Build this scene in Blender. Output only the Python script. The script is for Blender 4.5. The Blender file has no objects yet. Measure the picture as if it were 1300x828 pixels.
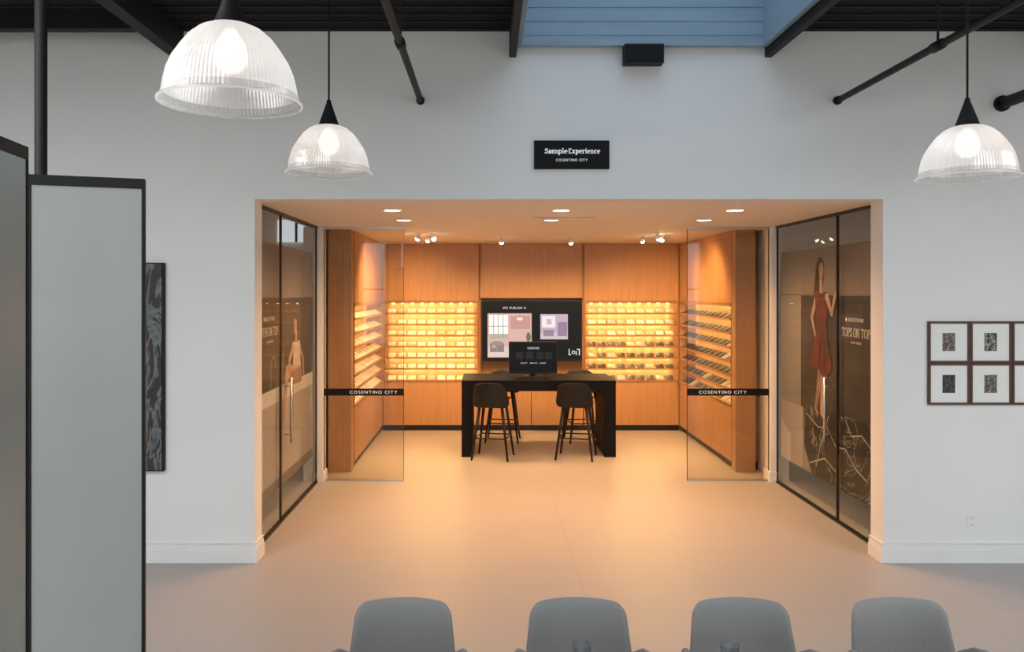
import bpy, math, random
from mathutils import Vector, Matrix
random.seed(4)
S=bpy.context.scene
COL=S.collection
H=2.163; YW=6.29; CH=2.9; XL=-1.96; XR=3.30; YD=8.98; YB=12.2; HT=4.24
wl={}
# ------------------------------------------------------------------ materials
MC={}
def mat(name,col,rough=.5,metal=0,spec=.5,emit=None,es=0,var=0,scale=4,bump=0,coat=0,stretch=None):
    if name in MC: return MC[name]
    m=bpy.data.materials.new(name); m.use_nodes=True
    nt=m.node_tree; b=nt.nodes['Principled BSDF']
    b.inputs['Base Color'].default_value=(*col,1); b.inputs['Roughness'].default_value=rough
    b.inputs['Metallic'].default_value=metal; b.inputs['Specular IOR Level'].default_value=spec
    b.inputs['Coat Weight'].default_value=coat
    if emit: 
        b.inputs['Emission Color'].default_value=(*emit,1); b.inputs['Emission Strength'].default_value=es
    tc=nt.nodes.new('ShaderNodeTexCoord'); mp=nt.nodes.new('ShaderNodeMapping')
    nz=nt.nodes.new('ShaderNodeTexNoise'); nz.inputs['Scale'].default_value=scale; nz.inputs['Detail'].default_value=5
    nt.links.new(tc.outputs['Object'],mp.inputs[0]); nt.links.new(mp.outputs[0],nz.inputs['Vector'])
    if stretch: mp.inputs['Scale'].default_value=stretch
    if var>0 or not emit:
        v=max(var,.02)
        cr=nt.nodes.new('ShaderNodeValToRGB')
        cr.color_ramp.elements[0].position=.3; cr.color_ramp.elements[1].position=.7
        cr.color_ramp.elements[0].color=(*[c*(1-v) for c in col],1)
        cr.color_ramp.elements[1].color=(*[min(1,c*(1+v)) for c in col],1)
        nt.links.new(nz.outputs['Fac'],cr.inputs[0]); nt.links.new(cr.outputs[0],b.inputs['Base Color'])
    if bump>0:
        bp=nt.nodes.new('ShaderNodeBump'); bp.inputs['Strength'].default_value=bump; bp.inputs['Distance'].default_value=.01
        nt.links.new(nz.outputs['Fac'],bp.inputs['Height']); nt.links.new(bp.outputs[0],b.inputs['Normal'])
    MC[name]=m; return m
def glassmat(name,tint=(.93,.95,.93),refl=1.0,ior=1.5):
    m=bpy.data.materials.new(name); m.use_nodes=True; nt=m.node_tree; nt.nodes.clear()
    o=nt.nodes.new('ShaderNodeOutputMaterial'); t=nt.nodes.new('ShaderNodeBsdfTransparent'); g=nt.nodes.new('ShaderNodeBsdfGlossy')
    t.inputs[0].default_value=(*tint,1); g.inputs['Roughness'].default_value=0.01
    f=nt.nodes.new('ShaderNodeFresnel'); f.inputs[0].default_value=ior
    ge=nt.nodes.new('ShaderNodeNewGeometry'); iv=nt.nodes.new('ShaderNodeMath'); iv.operation='SUBTRACT'; iv.inputs[0].default_value=1
    nt.links.new(ge.outputs['Backfacing'],iv.inputs[1])
    mu=nt.nodes.new('ShaderNodeMath'); mu.operation='MULTIPLY'; mu.inputs[1].default_value=refl
    m2=nt.nodes.new('ShaderNodeMath'); m2.operation='MULTIPLY'; m2.use_clamp=True
    mx=nt.nodes.new('ShaderNodeMixShader')
    nt.links.new(f.outputs[0],mu.inputs[0]); nt.links.new(mu.outputs[0],m2.inputs[0]); nt.links.new(iv.outputs[0],m2.inputs[1]); nt.links.new(m2.outputs[0],mx.inputs[0])
    nt.links.new(t.outputs[0],mx.inputs[1]); nt.links.new(g.outputs[0],mx.inputs[2]); nt.links.new(mx.outputs[0],o.inputs[0])
    return m
def veinmat(name,base,vein,scale,rough=.3,width=.04,spec=.5,dist=1.5,stretch=(1,1,1),rot=0):
    m=bpy.data.materials.new(name); m.use_nodes=True; nt=m.node_tree; b=nt.nodes['Principled BSDF']
    b.inputs['Roughness'].default_value=rough; b.inputs['Specular IOR Level'].default_value=spec
    tc=nt.nodes.new('ShaderNodeTexCoord'); mp=nt.nodes.new('ShaderNodeMapping'); mp.inputs['Scale'].default_value=stretch; mp.inputs['Rotation'].default_value=(0,rot,0)
    n1=nt.nodes.new('ShaderNodeTexNoise'); n1.inputs['Scale'].default_value=scale
    n1.inputs['Detail'].default_value=8; n1.inputs['Distortion'].default_value=dist; n1.inputs['Roughness'].default_value=.6
    nt.links.new(tc.outputs['Object'],mp.inputs[0]); nt.links.new(mp.outputs[0],n1.inputs['Vector'])
    cr=nt.nodes.new('ShaderNodeValToRGB'); e=cr.color_ramp.elements
    e[0].position=.5-width; e[0].color=(*base,1); e[1].position=.5+width; e[1].color=(*base,1)
    x=e.new(.5); x.color=(*vein,1)
    nt.links.new(n1.outputs['Fac'],cr.inputs[0]); nt.links.new(cr.outputs[0],b.inputs['Base Color'])
    return m
M_wall=mat('wall_paint',(.79,.79,.78),.75,var=.012,scale=1.2,bump=.02)
M_room=mat('room_paint',(.84,.76,.69),.7)
M_trim=mat('trim_paint',(.80,.80,.79),.45)
M_wood=mat('oak_veneer',(.43,.235,.112),.42,var=.08,scale=3,stretch=(9,9,.5),bump=.015)
M_woodd=mat('oak_edge',(.30,.155,.068),.5,var=.1,scale=3,stretch=(9,9,.5))
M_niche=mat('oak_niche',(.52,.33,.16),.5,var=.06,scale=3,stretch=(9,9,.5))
M_black=mat('black_satin',(.010,.010,.011),.42,spec=.3)
M_counter=mat('black_counter',(.008,.008,.010),.6,spec=.10)
M_sign=mat('sign_black',(.006,.006,.007),.6,spec=.2)
M_blackm=mat('black_paint',(.009,.009,.0095),.6,spec=.3)
M_deck=mat('black_deck',(.012,.0115,.011),.8,var=.3,scale=3,spec=.2)
M_steel=mat('brushed_steel',(.55,.55,.55),.3,metal=1)
M_dframe=mat('dark_bronze',(.03,.025,.02),.35,metal=.6)
M_fabric=mat('grey_fabric',(.28,.275,.27),.95,var=.08,scale=180,bump=.2,spec=.2)
M_white=mat('white_letter',(.85,.85,.85),.6,emit=(1,1,1),es=.25)
M_cream=mat('cream_letter',(.85,.82,.78),.6)
M_plastic=mat('white_plastic',(.8,.8,.78),.4)
M_clear=glassmat('clear_glass',(.95,.96,.94),.42)
M_door=glassmat('door_glass',(.92,.91,.88),1.4)
M_tumbler=glassmat('tumbler_glass',(.88,.90,.91),.8)
M_lamp=mat('lamp_emitter',(1,.8,.6),.5,emit=(1,.80,.56),es=9)
M_led=mat('led_strip',(1,.8,.5),.5,emit=(1,.62,.22),es=17)
M_dot=mat('led_spot',(1,.8,.5),.5,emit=(1,.72,.34),es=75)
M_bulb=mat('bulb',(1,.95,.9),.5,emit=(1,.95,.9),es=1.2)
M_spot=mat('spot_lamp_face',(1,.95,.9),.5,emit=(1,.82,.55),es=35)
M_blue=mat('skylight_blue',(.25,.35,.44),.6,var=.08,scale=2,stretch=(.5,.5,8))
M_glowlid=mat('skylight_glow_lid',(.5,.6,.7),.6,emit=(.64,.82,1),es=1.25)
M_toe=mat('toe_black',(.012,.011,.01),.4)
M_winp=mat('window_daylight',(.6,.7,.8),.5,emit=(.8,.9,1),es=.6)

fm=bpy.data.materials.new('floor_tile'); fm.use_nodes=True; nt=fm.node_tree; b=nt.nodes['Principled BSDF']
tc=nt.nodes.new('ShaderNodeTexCoord'); mp=nt.nodes.new('ShaderNodeMapping'); br=nt.nodes.new('ShaderNodeTexBrick')
mp.inputs['Location'].default_value=(1.86,-5.34,0)
br.offset=0; br.inputs['Scale'].default_value=1; br.inputs['Brick Width'].default_value=2.55; br.inputs['Row Height'].default_value=1.27
br.inputs['Mortar Size'].default_value=.003; br.inputs['Mortar Smooth'].default_value=.1
br.inputs['Color1'].default_value=(.43,.40,.38,1); br.inputs['Color2'].default_value=(.435,.405,.385,1); br.inputs['Mortar'].default_value=(.35,.325,.305,1)
nz=nt.nodes.new('ShaderNodeTexNoise'); nz.inputs['Scale'].default_value=1.2; nz.inputs['Detail'].default_value=6
mx=nt.nodes.new('ShaderNodeMix'); mx.data_type='RGBA'; mx.blend_type='MULTIPLY'; mx.inputs[0].default_value=.12
nt.links.new(tc.outputs['Object'],mp.inputs[0]); nt.links.new(mp.outputs[0],br.inputs['Vector']); nt.links.new(tc.outputs['Object'],nz.inputs['Vector'])
nt.links.new(br.outputs['Color'],mx.inputs[6]); nt.links.new(nz.outputs['Color'],mx.inputs[7]); nt.links.new(mx.outputs[2],b.inputs['Base Color'])
b.inputs['Roughness'].default_value=.42; b.inputs['Specular IOR Level'].default_value=.4
M_floor=fm
def shademat(name,mixf,em):
    pm=bpy.data.materials.new(name); pm.use_nodes=True; nt=pm.node_tree; nt.nodes.clear()
    o=nt.nodes.new('ShaderNodeOutputMaterial'); t=nt.nodes.new('ShaderNodeBsdfTransparent'); tl=nt.nodes.new('ShaderNodeBsdfTranslucent'); g=nt.nodes.new('ShaderNodeBsdfGlossy'); e=nt.nodes.new('ShaderNodeEmission')
    t.inputs[0].default_value=(.88,.88,.88,1); tl.inputs[0].default_value=(.90,.89,.88,1); g.inputs['Roughness'].default_value=.2
    e.inputs[0].default_value=(1,.97,.95,1); e.inputs[1].default_value=em
    m1=nt.nodes.new('ShaderNodeMixShader'); m1.inputs[0].default_value=.22; m2=nt.nodes.new('ShaderNodeMixShader'); m2.inputs[0].default_value=mixf
    ad=nt.nodes.new('ShaderNodeAddShader')
    nt.links.new(tl.outputs[0],m1.inputs[1]); nt.links.new(g.outputs[0],m1.inputs[2]); nt.links.new(t.outputs[0],m2.inputs[1]); nt.links.new(m1.outputs[0],m2.inputs[2])
    nt.links.new(m2.outputs[0],ad.inputs[0]); nt.links.new(e.outputs[0],ad.inputs[1]); nt.links.new(ad.outputs[0],o.inputs[0])
    return pm
M_shade=shademat('prismatic_glass',.76,.08); M_shade2=shademat('prismatic_glass_rim',.38,.05)

# ------------------------------------------------------------------ builders
class MB:
    def __init__(s): s.v=[]; s.f=[]; s.mi=[]; s.sm=[]; s.mats=[]
    def m(s,mt):
        if mt not in s.mats: s.mats.append(mt)
        return s.mats.index(mt)
    def add(s,vs,fs,mt,sm=False):
        k=len(s.v); s.v+= [Vector(v) for v in vs]; i=s.m(mt)
        for f in fs: s.f.append([k+a for a in f]); s.mi.append(i); s.sm.append(sm)
        return s
    def box(s,x0,x1,y0,y1,z0,z1,mt):
        if x0>x1:x0,x1=x1,x0
        if y0>y1:y0,y1=y1,y0
        if z0>z1:z0,z1=z1,z0
        v=[(x,y,z) for z in (z0,z1) for y in (y0,y1) for x in (x0,x1)]
        return s.add(v,[(0,2,3,1),(4,5,7,6),(0,1,5,4),(2,6,7,3),(0,4,6,2),(1,3,7,5)],mt)
    def cyl(s,p0,p1,r0,r1,mt,n=16,sm=True):
        p0=Vector(p0);p1=Vector(p1); d=(p1-p0).normalized()
        a=d.orthogonal().normalized(); c=d.cross(a)
        v=[];
        for p,r in ((p0,r0),(p1,r1)):
            for i in range(n):
                t=2*math.pi*i/n; v.append(p+(a*math.cos(t)+c*math.sin(t))*r)
        f=[(i,(i+1)%n,n+(i+1)%n,n+i) for i in range(n)]
        s.add(v,f,mt,sm)
        k=len(s.v)-2*n; i=s.m(mt)
        s.f.append([k+a for a in range(n)][::-1]); s.mi.append(i); s.sm.append(False)
        s.f.append([k+n+a for a in range(n)]); s.mi.append(i); s.sm.append(False)
        return s
    def tube(s,pts,r,mt,n=10,closed=False):
        pts=[Vector(p) for p in pts]; N=len(pts); v=[]
        prev=None
        for i,p in enumerate(pts):
            if closed: d=(pts[(i+1)%N]-pts[i-1]).normalized()
            else: d=(pts[min(i+1,N-1)]-pts[max(i-1,0)]).normalized()
            a=d.orthogonal().normalized() if prev is None else (prev-d*prev.dot(d)).normalized()
            prev=a; c=d.cross(a)
            for k in range(n):
                t=2*math.pi*k/n; v.append(p+(a*math.cos(t)+c*math.sin(t))*r)
        f=[]
        for i in range(N if closed else N-1):
            j=(i+1)%N
            for k in range(n): f.append((i*n+k,i*n+(k+1)%n,j*n+(k+1)%n,j*n+k))
        if not closed: f+= [tuple(range(n))[::-1],tuple(range((N-1)*n,N*n))]
        return s.add(v,f,mt,True)
    def lathe(s,prof,c,mt,n=32,rib=0,sm=True,cap=False):
        v=[];f=[]
        for r,z in prof:
            for i in range(n):
                t=2*math.pi*i/n; rr=r*(1+(rib if i%2 else -rib)); v.append((c[0]+rr*math.cos(t),c[1]+rr*math.sin(t),c[2]+z))
        for j in range(len(prof)-1):
            for i in range(n): f.append((j*n+i,j*n+(i+1)%n,(j+1)*n+(i+1)%n,(j+1)*n+i))
        if cap: f+=[tuple(range(n))[::-1],tuple(range((len(prof)-1)*n,len(prof)*n))]
        return s.add(v,f,mt,sm)
    def pillow(s,out,th,fn,mt):
        R=[0.0,.35,.6,.78,.9,.97,1.0]; n=len(out); v=[];f=[]
        def T(r): return th*.5*math.sqrt(max(0,1-r**6))
        for sg in (1,-1):
            v.append(fn(0,0,sg*T(0)))
            for r in R[1:]:
                for (x,y) in out: v.append(fn(x*r,y*r,sg*T(r)))
            base=0 if sg==1 else 1+(len(R)-1)*n
            for i in range(n):
                a=(base,base+1+i,base+1+(i+1)%n); f.append(a if sg==1 else a[::-1])
            for j in range(len(R)-2):
                for i in range(n):
                    a=(base+1+j*n+i,base+1+(j+1)*n+i,base+1+(j+1)*n+(i+1)%n,base+1+j*n+(i+1)%n)
                    f.append(a if sg==1 else a[::-1])
        return s.add(v,f,mt,True)
    def obj(s,name,parent=None,bevel=0,origin=None,sub=0,recalc=True,weld=False):
        lo=Vector([min(v[i] for v in s.v) for i in range(3)]); hi=Vector([max(v[i] for v in s.v) for i in range(3)])
        c=(lo+hi)/2 if origin is None else Vector(origin)
        me=bpy.data.meshes.new(name); me.from_pydata([v-c for v in s.v],[],s.f)
        for mt in s.mats: me.materials.append(mt)
        for i,p in enumerate(me.polygons): p.material_index=s.mi[i]; p.use_smooth=s.sm[i]
        me.update()
        if weld or recalc:
            import bmesh
            bm=bmesh.new(); bm.from_mesh(me)
            if weld: bmesh.ops.remove_doubles(bm,verts=bm.verts,dist=1e-5)
            if recalc: bmesh.ops.recalc_face_normals(bm,faces=bm.faces)
            bm.to_mesh(me); bm.free()
        ob=bpy.data.objects.new(name,me); COL.objects.link(ob)
        wl[ob.name]=c
        ob.location=c-(wl[parent.name] if parent else Vector((0,0,0)))
        if parent: ob.parent=parent
        if bevel:
            md=ob.modifiers.new('b','BEVEL'); md.width=bevel; md.segments=2; md.limit_method='ANGLE'
        if sub:
            md=ob.modifiers.new('s','SUBSURF'); md.levels=sub; md.render_levels=sub
        return ob
def box(name,x0,x1,y0,y1,z0,z1,mt,parent=None,bevel=0):
    return MB().box(x0,x1,y0,y1,z0,z1,mt).obj(name,parent,bevel)
def empty(name,loc=(0,0,0)):
    e=bpy.data.objects.new(name,None); COL.objects.link(e); e.location=loc; e.empty_display_size=.1; wl[e.name]=Vector(loc); return e
def tag(o,label,cat,group=None):
    o['label']=label; o['category']=cat
    if group: o['group']=group
    return o
def struct(o,label=None):
    o['kind']='structure'
    if label:o['label']=label
    return o
def clone(o,loc,rot=None):
    kids_map={}
    for c in bpy.data.objects:
        if c.parent: kids_map.setdefault(c.parent.name,[]).append(c)
    n=o.copy(); COL.objects.link(n); n.location=loc
    if rot is not None: n.rotation_euler=rot
    def rec(a,b):
        for c in kids_map.get(a.name,[]):
            d=c.copy(); COL.objects.link(d); d.parent=b; rec(c,d)
    rec(o,n); return n
def textmesh(s,size,bold=0,align='LEFT'):
    cu=bpy.data.curves.new('t','FONT'); cu.body=s; cu.size=size; cu.align_x=align; cu.offset=bold; cu.resolution_u=3
    to=bpy.data.objects.new('t',cu); COL.objects.link(to)
    dg=bpy.context.evaluated_depsgraph_get(); dg.update()
    me=bpy.data.meshes.new_from_object(to.evaluated_get(dg))
    vs=[(v.co.x,v.co.y) for v in me.vertices]; fs=[list(p.vertices) for p in me.polygons]
    bpy.data.objects.remove(to); bpy.data.meshes.remove(me)
    return vs,fs
def text(name,s,size,o,r,u,mt,parent=None,bold=0,width=None,space=0.0):
    o=Vector(o);r=Vector(r);u=Vector(u); V=[];F=[]; x=0
    for ch in s:
        if ch==' ': x+=size*.38; continue
        vs,fs=textmesh(ch,size,bold)
        x0=min(v[0] for v in vs); x1=max(v[0] for v in vs); k=len(V)
        V+=[(v[0]-x0+x,v[1]) for v in vs]; F+=[[k+a for a in f] for f in fs]; w=x1-x0
        x+=w+size*(.09+space)
    a=min(v[0] for v in V); b_=max(v[0] for v in V); sx=(width/(b_-a)) if width else 1
    b=MB(); b.add([o+r*((v[0]-(a+b_)/2)*sx)+u*(v[1]-size*.35) for v in V],F,mt)
    return b.obj(name,parent,recalc=False)
# hand-drawn serif alphabet: broad-nib strokes, thick verticals and thin horizontals
def arc(cx,cy,rx,ry,a0,a1,n=14): return [(cx+rx*math.cos(math.radians(a0+(a1-a0)*i/n)),cy+ry*math.sin(math.radians(a0+(a1-a0)*i/n))) for i in range(n+1)]
def glyph(ch):
    L=[];SR=[];D=[]
    xh=.50; c=.70
    if ch=='l': L=[[(.1,0),(.1,.74)]]; SR=[(.1,.02,.11),(.06,.72,.07)]
    elif ch=='i': L=[[(.1,0),(.1,xh)]]; SR=[(.1,.02,.11),(.06,xh-.02,.07)]; D=[(.1,.66)]
    elif ch in 'nm':
        L=[[(.1,0),(.1,xh)],arc(.245,.33,.145,.145,180,0)+[(.39,0)]]; SR=[(.1,.02,.11),(.39,.02,.11),(.05,xh-.02,.06)]
        if ch=='m': L.append(arc(.535,.33,.145,.145,180,0)+[(.68,0)]); SR.append((.68,.02,.11))
    elif ch=='r': L=[[(.1,0),(.1,xh)],arc(.24,.32,.14,.15,180,60)]; SR=[(.1,.02,.12),(.05,xh-.02,.06)]; D=[(.33,.42)]
    elif ch=='p': L=[[(.1,-.22),(.1,xh)],arc(.26,.25,.16,.23,-180,180,24)]; SR=[(.1,-.20,.12),(.05,xh-.02,.06)]
    elif ch=='c': L=[arc(.25,.25,.17,.23,45,320,20)]; D=[(.37,.38)]
    elif ch=='e': L=[arc(.25,.25,.17,.23,0,320,22),[(.08,.26),(.42,.26)]]
    elif ch=='a': L=[arc(.2,.14,.12,.13,0,360,20),[(.36,.02),(.36,.34)],arc(.23,.34,.13,.14,0,140),[(.36,.04),(.43,.02)]]; D=[(.12,.40)]
    elif ch=='x': L=[[(.08,xh),(.40,0)],[(.40,xh),(.08,0)]]; SR=[(.08,.02,.09),(.40,.02,.09),(.08,xh-.02,.09),(.40,xh-.02,.09)]
    elif ch=='S': L=[arc(.25,.525,.15,.155,30,270),arc(.25,.195,.17,.175,90,-150)]; L+=[[(.38,.52),(.38,.68)],[(.09,.03),(.09,.2)]]
    elif ch=='E': L=[[(.12,0),(.12,c)],[(.05,.02),(.46,.02)],[(.05,c-.02),(.44,c-.02)],[(.12,.36),(.34,.36)],[(.46,.02),(.46,.16)],[(.44,c-.02),(.44,c-.15)]]
    elif ch=='T': L=[[(.27,0),(.27,c)],[(.02,c-.02),(.52,c-.02)],[(.02,c-.02),(.02,c-.15)],[(.52,c-.02),(.52,c-.15)]]; SR=[(.27,.02,.12)]
    elif ch=='O': L=[arc(.3,.35,.26,.34,0,360,30)]
    elif ch=='P': L=[[(.12,0),(.12,c)],[(.05,c-.02),(.3,c-.02)]+arc(.3,.51,.16,.17,90,-90)+[(.12,.34)]]; SR=[(.12,.02,.12)]
    elif ch=='N': L=[[(.1,0),(.1,c)],[(.1,c),(.50,0)],[(.50,0),(.50,c)]]; SR=[(.1,.02,.1),(.08,c-.02,.1),(.50,c-.02,.1)]
    return L,SR,D
def serif(name,s,size,o,r,u,mt,parent=None,thick=.12,thin=.045,width=None,space=.07,word=.36):
    o=Vector(o);r=Vector(r);u=Vector(u); V=[];F=[]; x=0
    for ch in s:
        if ch==' ': x+=word; continue
        L,SR,D=glyph(ch); P=[];Q=[]
        for st in L:
            n=len(st); k=len(P)
            for i,p in enumerate(st):
                a=st[max(i-1,0)]; b_=st[min(i+1,n-1)]; d=Vector((b_[0]-a[0],b_[1]-a[1]))
                if d.length<1e-6: d=Vector((0,1))
                d.normalize(); w=(thin+(thick-thin)*abs(d.y)**1.3)/2
                P+=[(p[0]-d.y*w,p[1]+d.x*w),(p[0]+d.y*w,p[1]-d.x*w)]
            for i in range(n-1): Q.append([k+2*i,k+2*i+1,k+2*i+3,k+2*i+2])
        for (cx,cy,hw) in SR:
            k=len(P); P+=[(cx-hw,cy-thin/2),(cx+hw,cy-thin/2),(cx+hw,cy+thin/2),(cx-hw,cy+thin/2)]; Q.append([k,k+1,k+2,k+3])
        for (cx,cy) in D:
            k=len(P); P+=[(cx+thick*.6*math.cos(t),cy+thick*.6*math.sin(t)) for t in [2*math.pi*i/10 for i in range(10)]]; Q.append([k+i for i in range(10)])
        x0=min(p[0] for p in P); x1=max(p[0] for p in P); k=len(V)
        V+=[(p[0]-x0+x,p[1]) for p in P]; F+=[[k+a for a in q] for q in Q]; x+=x1-x0+space
    W_=max(v[0] for v in V); sx=(width/W_) if width else size
    b=MB(); b.add([o+r*((v[0]-W_/2)*sx)+u*((v[1]-.35)*size) for v in V],F,mt)
    return b.obj(name,parent,recalc=False)
def light(name,typ,loc,energy,col,size=.1,size_y=None,rot=(0,0,0),spot=None,blend=.5):
    l=bpy.data.lights.new(name,typ); l.energy=energy; l.color=col
    if typ=='AREA':
        l.size=size
        if size_y: l.shape='RECTANGLE'; l.size_y=size_y
    else: l.shadow_soft_size=size
    if spot: l.spot_size=spot; l.spot_blend=blend
    o=bpy.data.objects.new(name,l); COL.objects.link(o); o.location=loc; o.rotation_euler=rot; return o

# ------------------------------------------------------------------ room shell
struct(MB().box(-7,9,-7,12.8,-.1,0,M_floor).obj('floor',origin=(0,0,0)),'pale stone floor of very large tiles with thin joints')
w=MB().box(-7,-1.86,YW,YW+.2,0,HT+.3,M_wall).box(3.157,9,YW,YW+.2,0,HT+.3,M_wall).box(-1.86,3.157,YW,YW+.2,CH,HT+.3,M_wall)
struct(w.obj('wall_front'),'white painted wall with a wide rectangular opening')
struct(box('wall_left',-7.2,-7,-7,12.8,0,HT+.3,M_wall)); struct(box('wall_right',9,9.2,-7,12.8,0,HT+.3,M_wall))
fb=MB()
fb.box(-7,9,-7.2,-7,0,.5,M_wall).box(-7,9,-7.2,-7,3.7,HT+.3,M_wall)
for i in range(9):
    x=-7+i*2; fb.box(x-.25,x+.25,-7.2,-7,.5,3.7,M_wall)
struct(fb.obj('wall_back'))
wb=MB()
for i in range(8):
    x=-6+i*2; wb.box(x-.03,x+.03,-7.12,-7.06,.5,3.7,M_blackm)
wb.box(-7,9,-7.12,-7.06,2.2,2.26,M_blackm)
struct(wb.obj('window_5'),'black mullions of the tall windows')
SX0,SX1,SY0,SY1=.27,2.17,2.2,6.2
cb=MB().box(-7,SX0-.04,-7,YW,HT,HT+.1,M_deck).box(SX1+.04,9,-7,YW,HT,HT+.1,M_deck).box(SX0-.04,SX1+.04,-7,SY0-.04,HT,HT+.1,M_deck).box(SX0-.04,SX1+.04,SY1+.04,YW,HT,HT+.1,M_deck)
for i in range(60):
    y=6.2-i*.16
    for a,b_ in ((-7,SX0-.1),(SX1+.1,9)):
        cb.box(a,b_,y-.012,y+.0,HT-.015,HT,M_blackm)
struct(cb.obj('ceiling'),'black painted deck ceiling')
sk=MB()
sk.box(SX0,SX1,SY1,SY1+.04,4.10,5.3,M_blue).box(SX1,SX1+.04,SY0,SY1+.04,4.10,5.3,M_blue).box(SX0-.04,SX0,SY0,SY1+.04,4.10,5.3,M_blue).box(SX0,SX1,SY0-.04,SY0,4.10,5.3,M_blue)
for z in (4.18,4.29,4.40,4.51): sk.box(SX0,SX1,SY1-.006,SY1,z,z+.007,M_blue)
sk.box(SX0,SX1,SY0,SY1,5.3,5.34,M_glowlid)  # unseen lid added to shut out the bright sky, glows in its place
struct(sk.obj('window_6'),'blue-grey painted skylight well closed by an added glowing lid')
for k,x in enumerate((-4.8,-2.48,.20,2.24,4.45,6.8)):
    hw=.028 if k in (2,3) else .055
    bm_=box('ceiling_beam',x-hw,x+hw,-7,YW,4.04 if k not in(2,3) else 4.03,HT,M_blackm,bevel=.004)
    tag(bm_,'black painted timber joist running under the dark ceiling','beam','ceiling beams')
tag(MB().box(-4.745,-2.535,5.86,5.95,4.12,HT,M_blackm).obj('cross_brace'),'black cross brace between two ceiling joists','beam')
def bb(name,x0,x1,jx=None,jy=None):
    m=MB()
    for d,z0,z1 in ((.024,0,.10),(.018,.10,.125),(.012,.125,.15),(.02,.15,.158)):
        m.box(x0,x1,YW-d,YW,z0,z1,M_trim)
        if jx is not None:
            s=1 if jx<0 else -1
            m.box(jx,jx+s*d,YW-d,YW+.2,z0,z1,M_trim)
    struct(m.obj(name),'white stepped baseboard')
bb('baseboard_left',-7,-1.86,-1.86); bb('baseboard_right',3.157,9,3.157)

struct(MB().box(XL-.1,XR+.1,YW+.2,12.8,CH,CH+.12,M_room).obj('ceiling.001'),'flat white ceiling of the sample room')
struct(box('wall_room_left',XL-.14,XL,YD,12.6,0,CH,M_room)); struct(box('wall_room_right',XR,XR+.14,YD,12.6,0,CH,M_room))
rb=MB().box(-7,9,12.6,12.8,0,HT+.3,M_room)
struct(rb.obj('wall_room_back'))
struct(MB().box(-3.35,-2.75,12.56,12.6,2.95,3.3,M_winp).box(-3.07,-3.03,12.55,12.56,2.95,3.3,M_blackm).obj('window_7'),'small high window in the side room')
struct(MB().box(-7,XL-.1,YW+.2,12.8,HT,HT+.1,M_deck).box(XR+.1,9,YW+.2,12.8,HT,HT+.1,M_deck).obj('ceiling.002'),'dark ceiling of the side rooms')
struct(MB().box(XL-.1,XL-.05,YW+.2,12.6,CH+.12,HT,M_wall).box(XR+.05,XR+.1,YW+.2,12.6,CH+.12,HT,M_wall).obj('wall_plenum'))
struct(MB().box(XL,-1.868,YD-.06,YD+.12,0,CH,M_trim).box(XL,-1.85,YD-.075,YD+.13,0,.12,M_trim).obj('trim_1',bevel=.004),'white pilaster with a small plinth')
struct(MB().box(3.208,XR,YD-.06,YD+.12,0,CH,M_trim).box(3.19,XR,YD-.075,YD+.13,0,.12,M_trim).obj('trim_2',bevel=.004),'white pilaster with a small plinth')

# ------------------------------------------------------------------ side glazing
def sideglass(X,sg,wn,dn):
    t=.006
    def frame(m,y0,y1,w=.02):
        m.box(X-.02,X+.02,y0,y1,CH-.025,CH,M_dframe).box(X-.02,X+.02,y0,y1,0,.02,M_dframe)
        m.box(X-.010,X+.010,y0,y0+w,.02,CH-.025,M_dframe).box(X-.010,X+.010,y1-w,y1,.02,CH-.025,M_dframe)
    e=empty(wn,(X,6.95,0)); struct(e,'fixed clear glass pane in a thin dark frame')
    m=MB(); frame(m,YW+.2,7.378,.010); m.obj('frame',e); box('glass_pane',X-t,X+t,YW+.22,7.365,.02,CH-.025,M_clear,e)
    e=empty(dn,(X,8.1,0)); struct(e,'clear glass door with a long steel pull handle')
    m=MB(); frame(m,7.384,YD-.065,.010); m.obj('frame',e); box('glass_pane',X-t,X+t,7.40,YD-.085,.02,CH-.025,M_clear,e)
    h=MB(); x=X+sg*.07
    h.cyl((x,7.50,.72),(x,7.50,1.34),.013,.013,M_steel)
    for z in (.8,1.26): h.cyl((X+sg*.01,7.50,z),(x,7.50,z),.009,.009,M_steel,8)
    h.obj('handle',e)
sideglass(XL+.02,1,'window_1','door_1'); sideglass(XR-.02,-1,'window_2','door_2')

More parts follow.
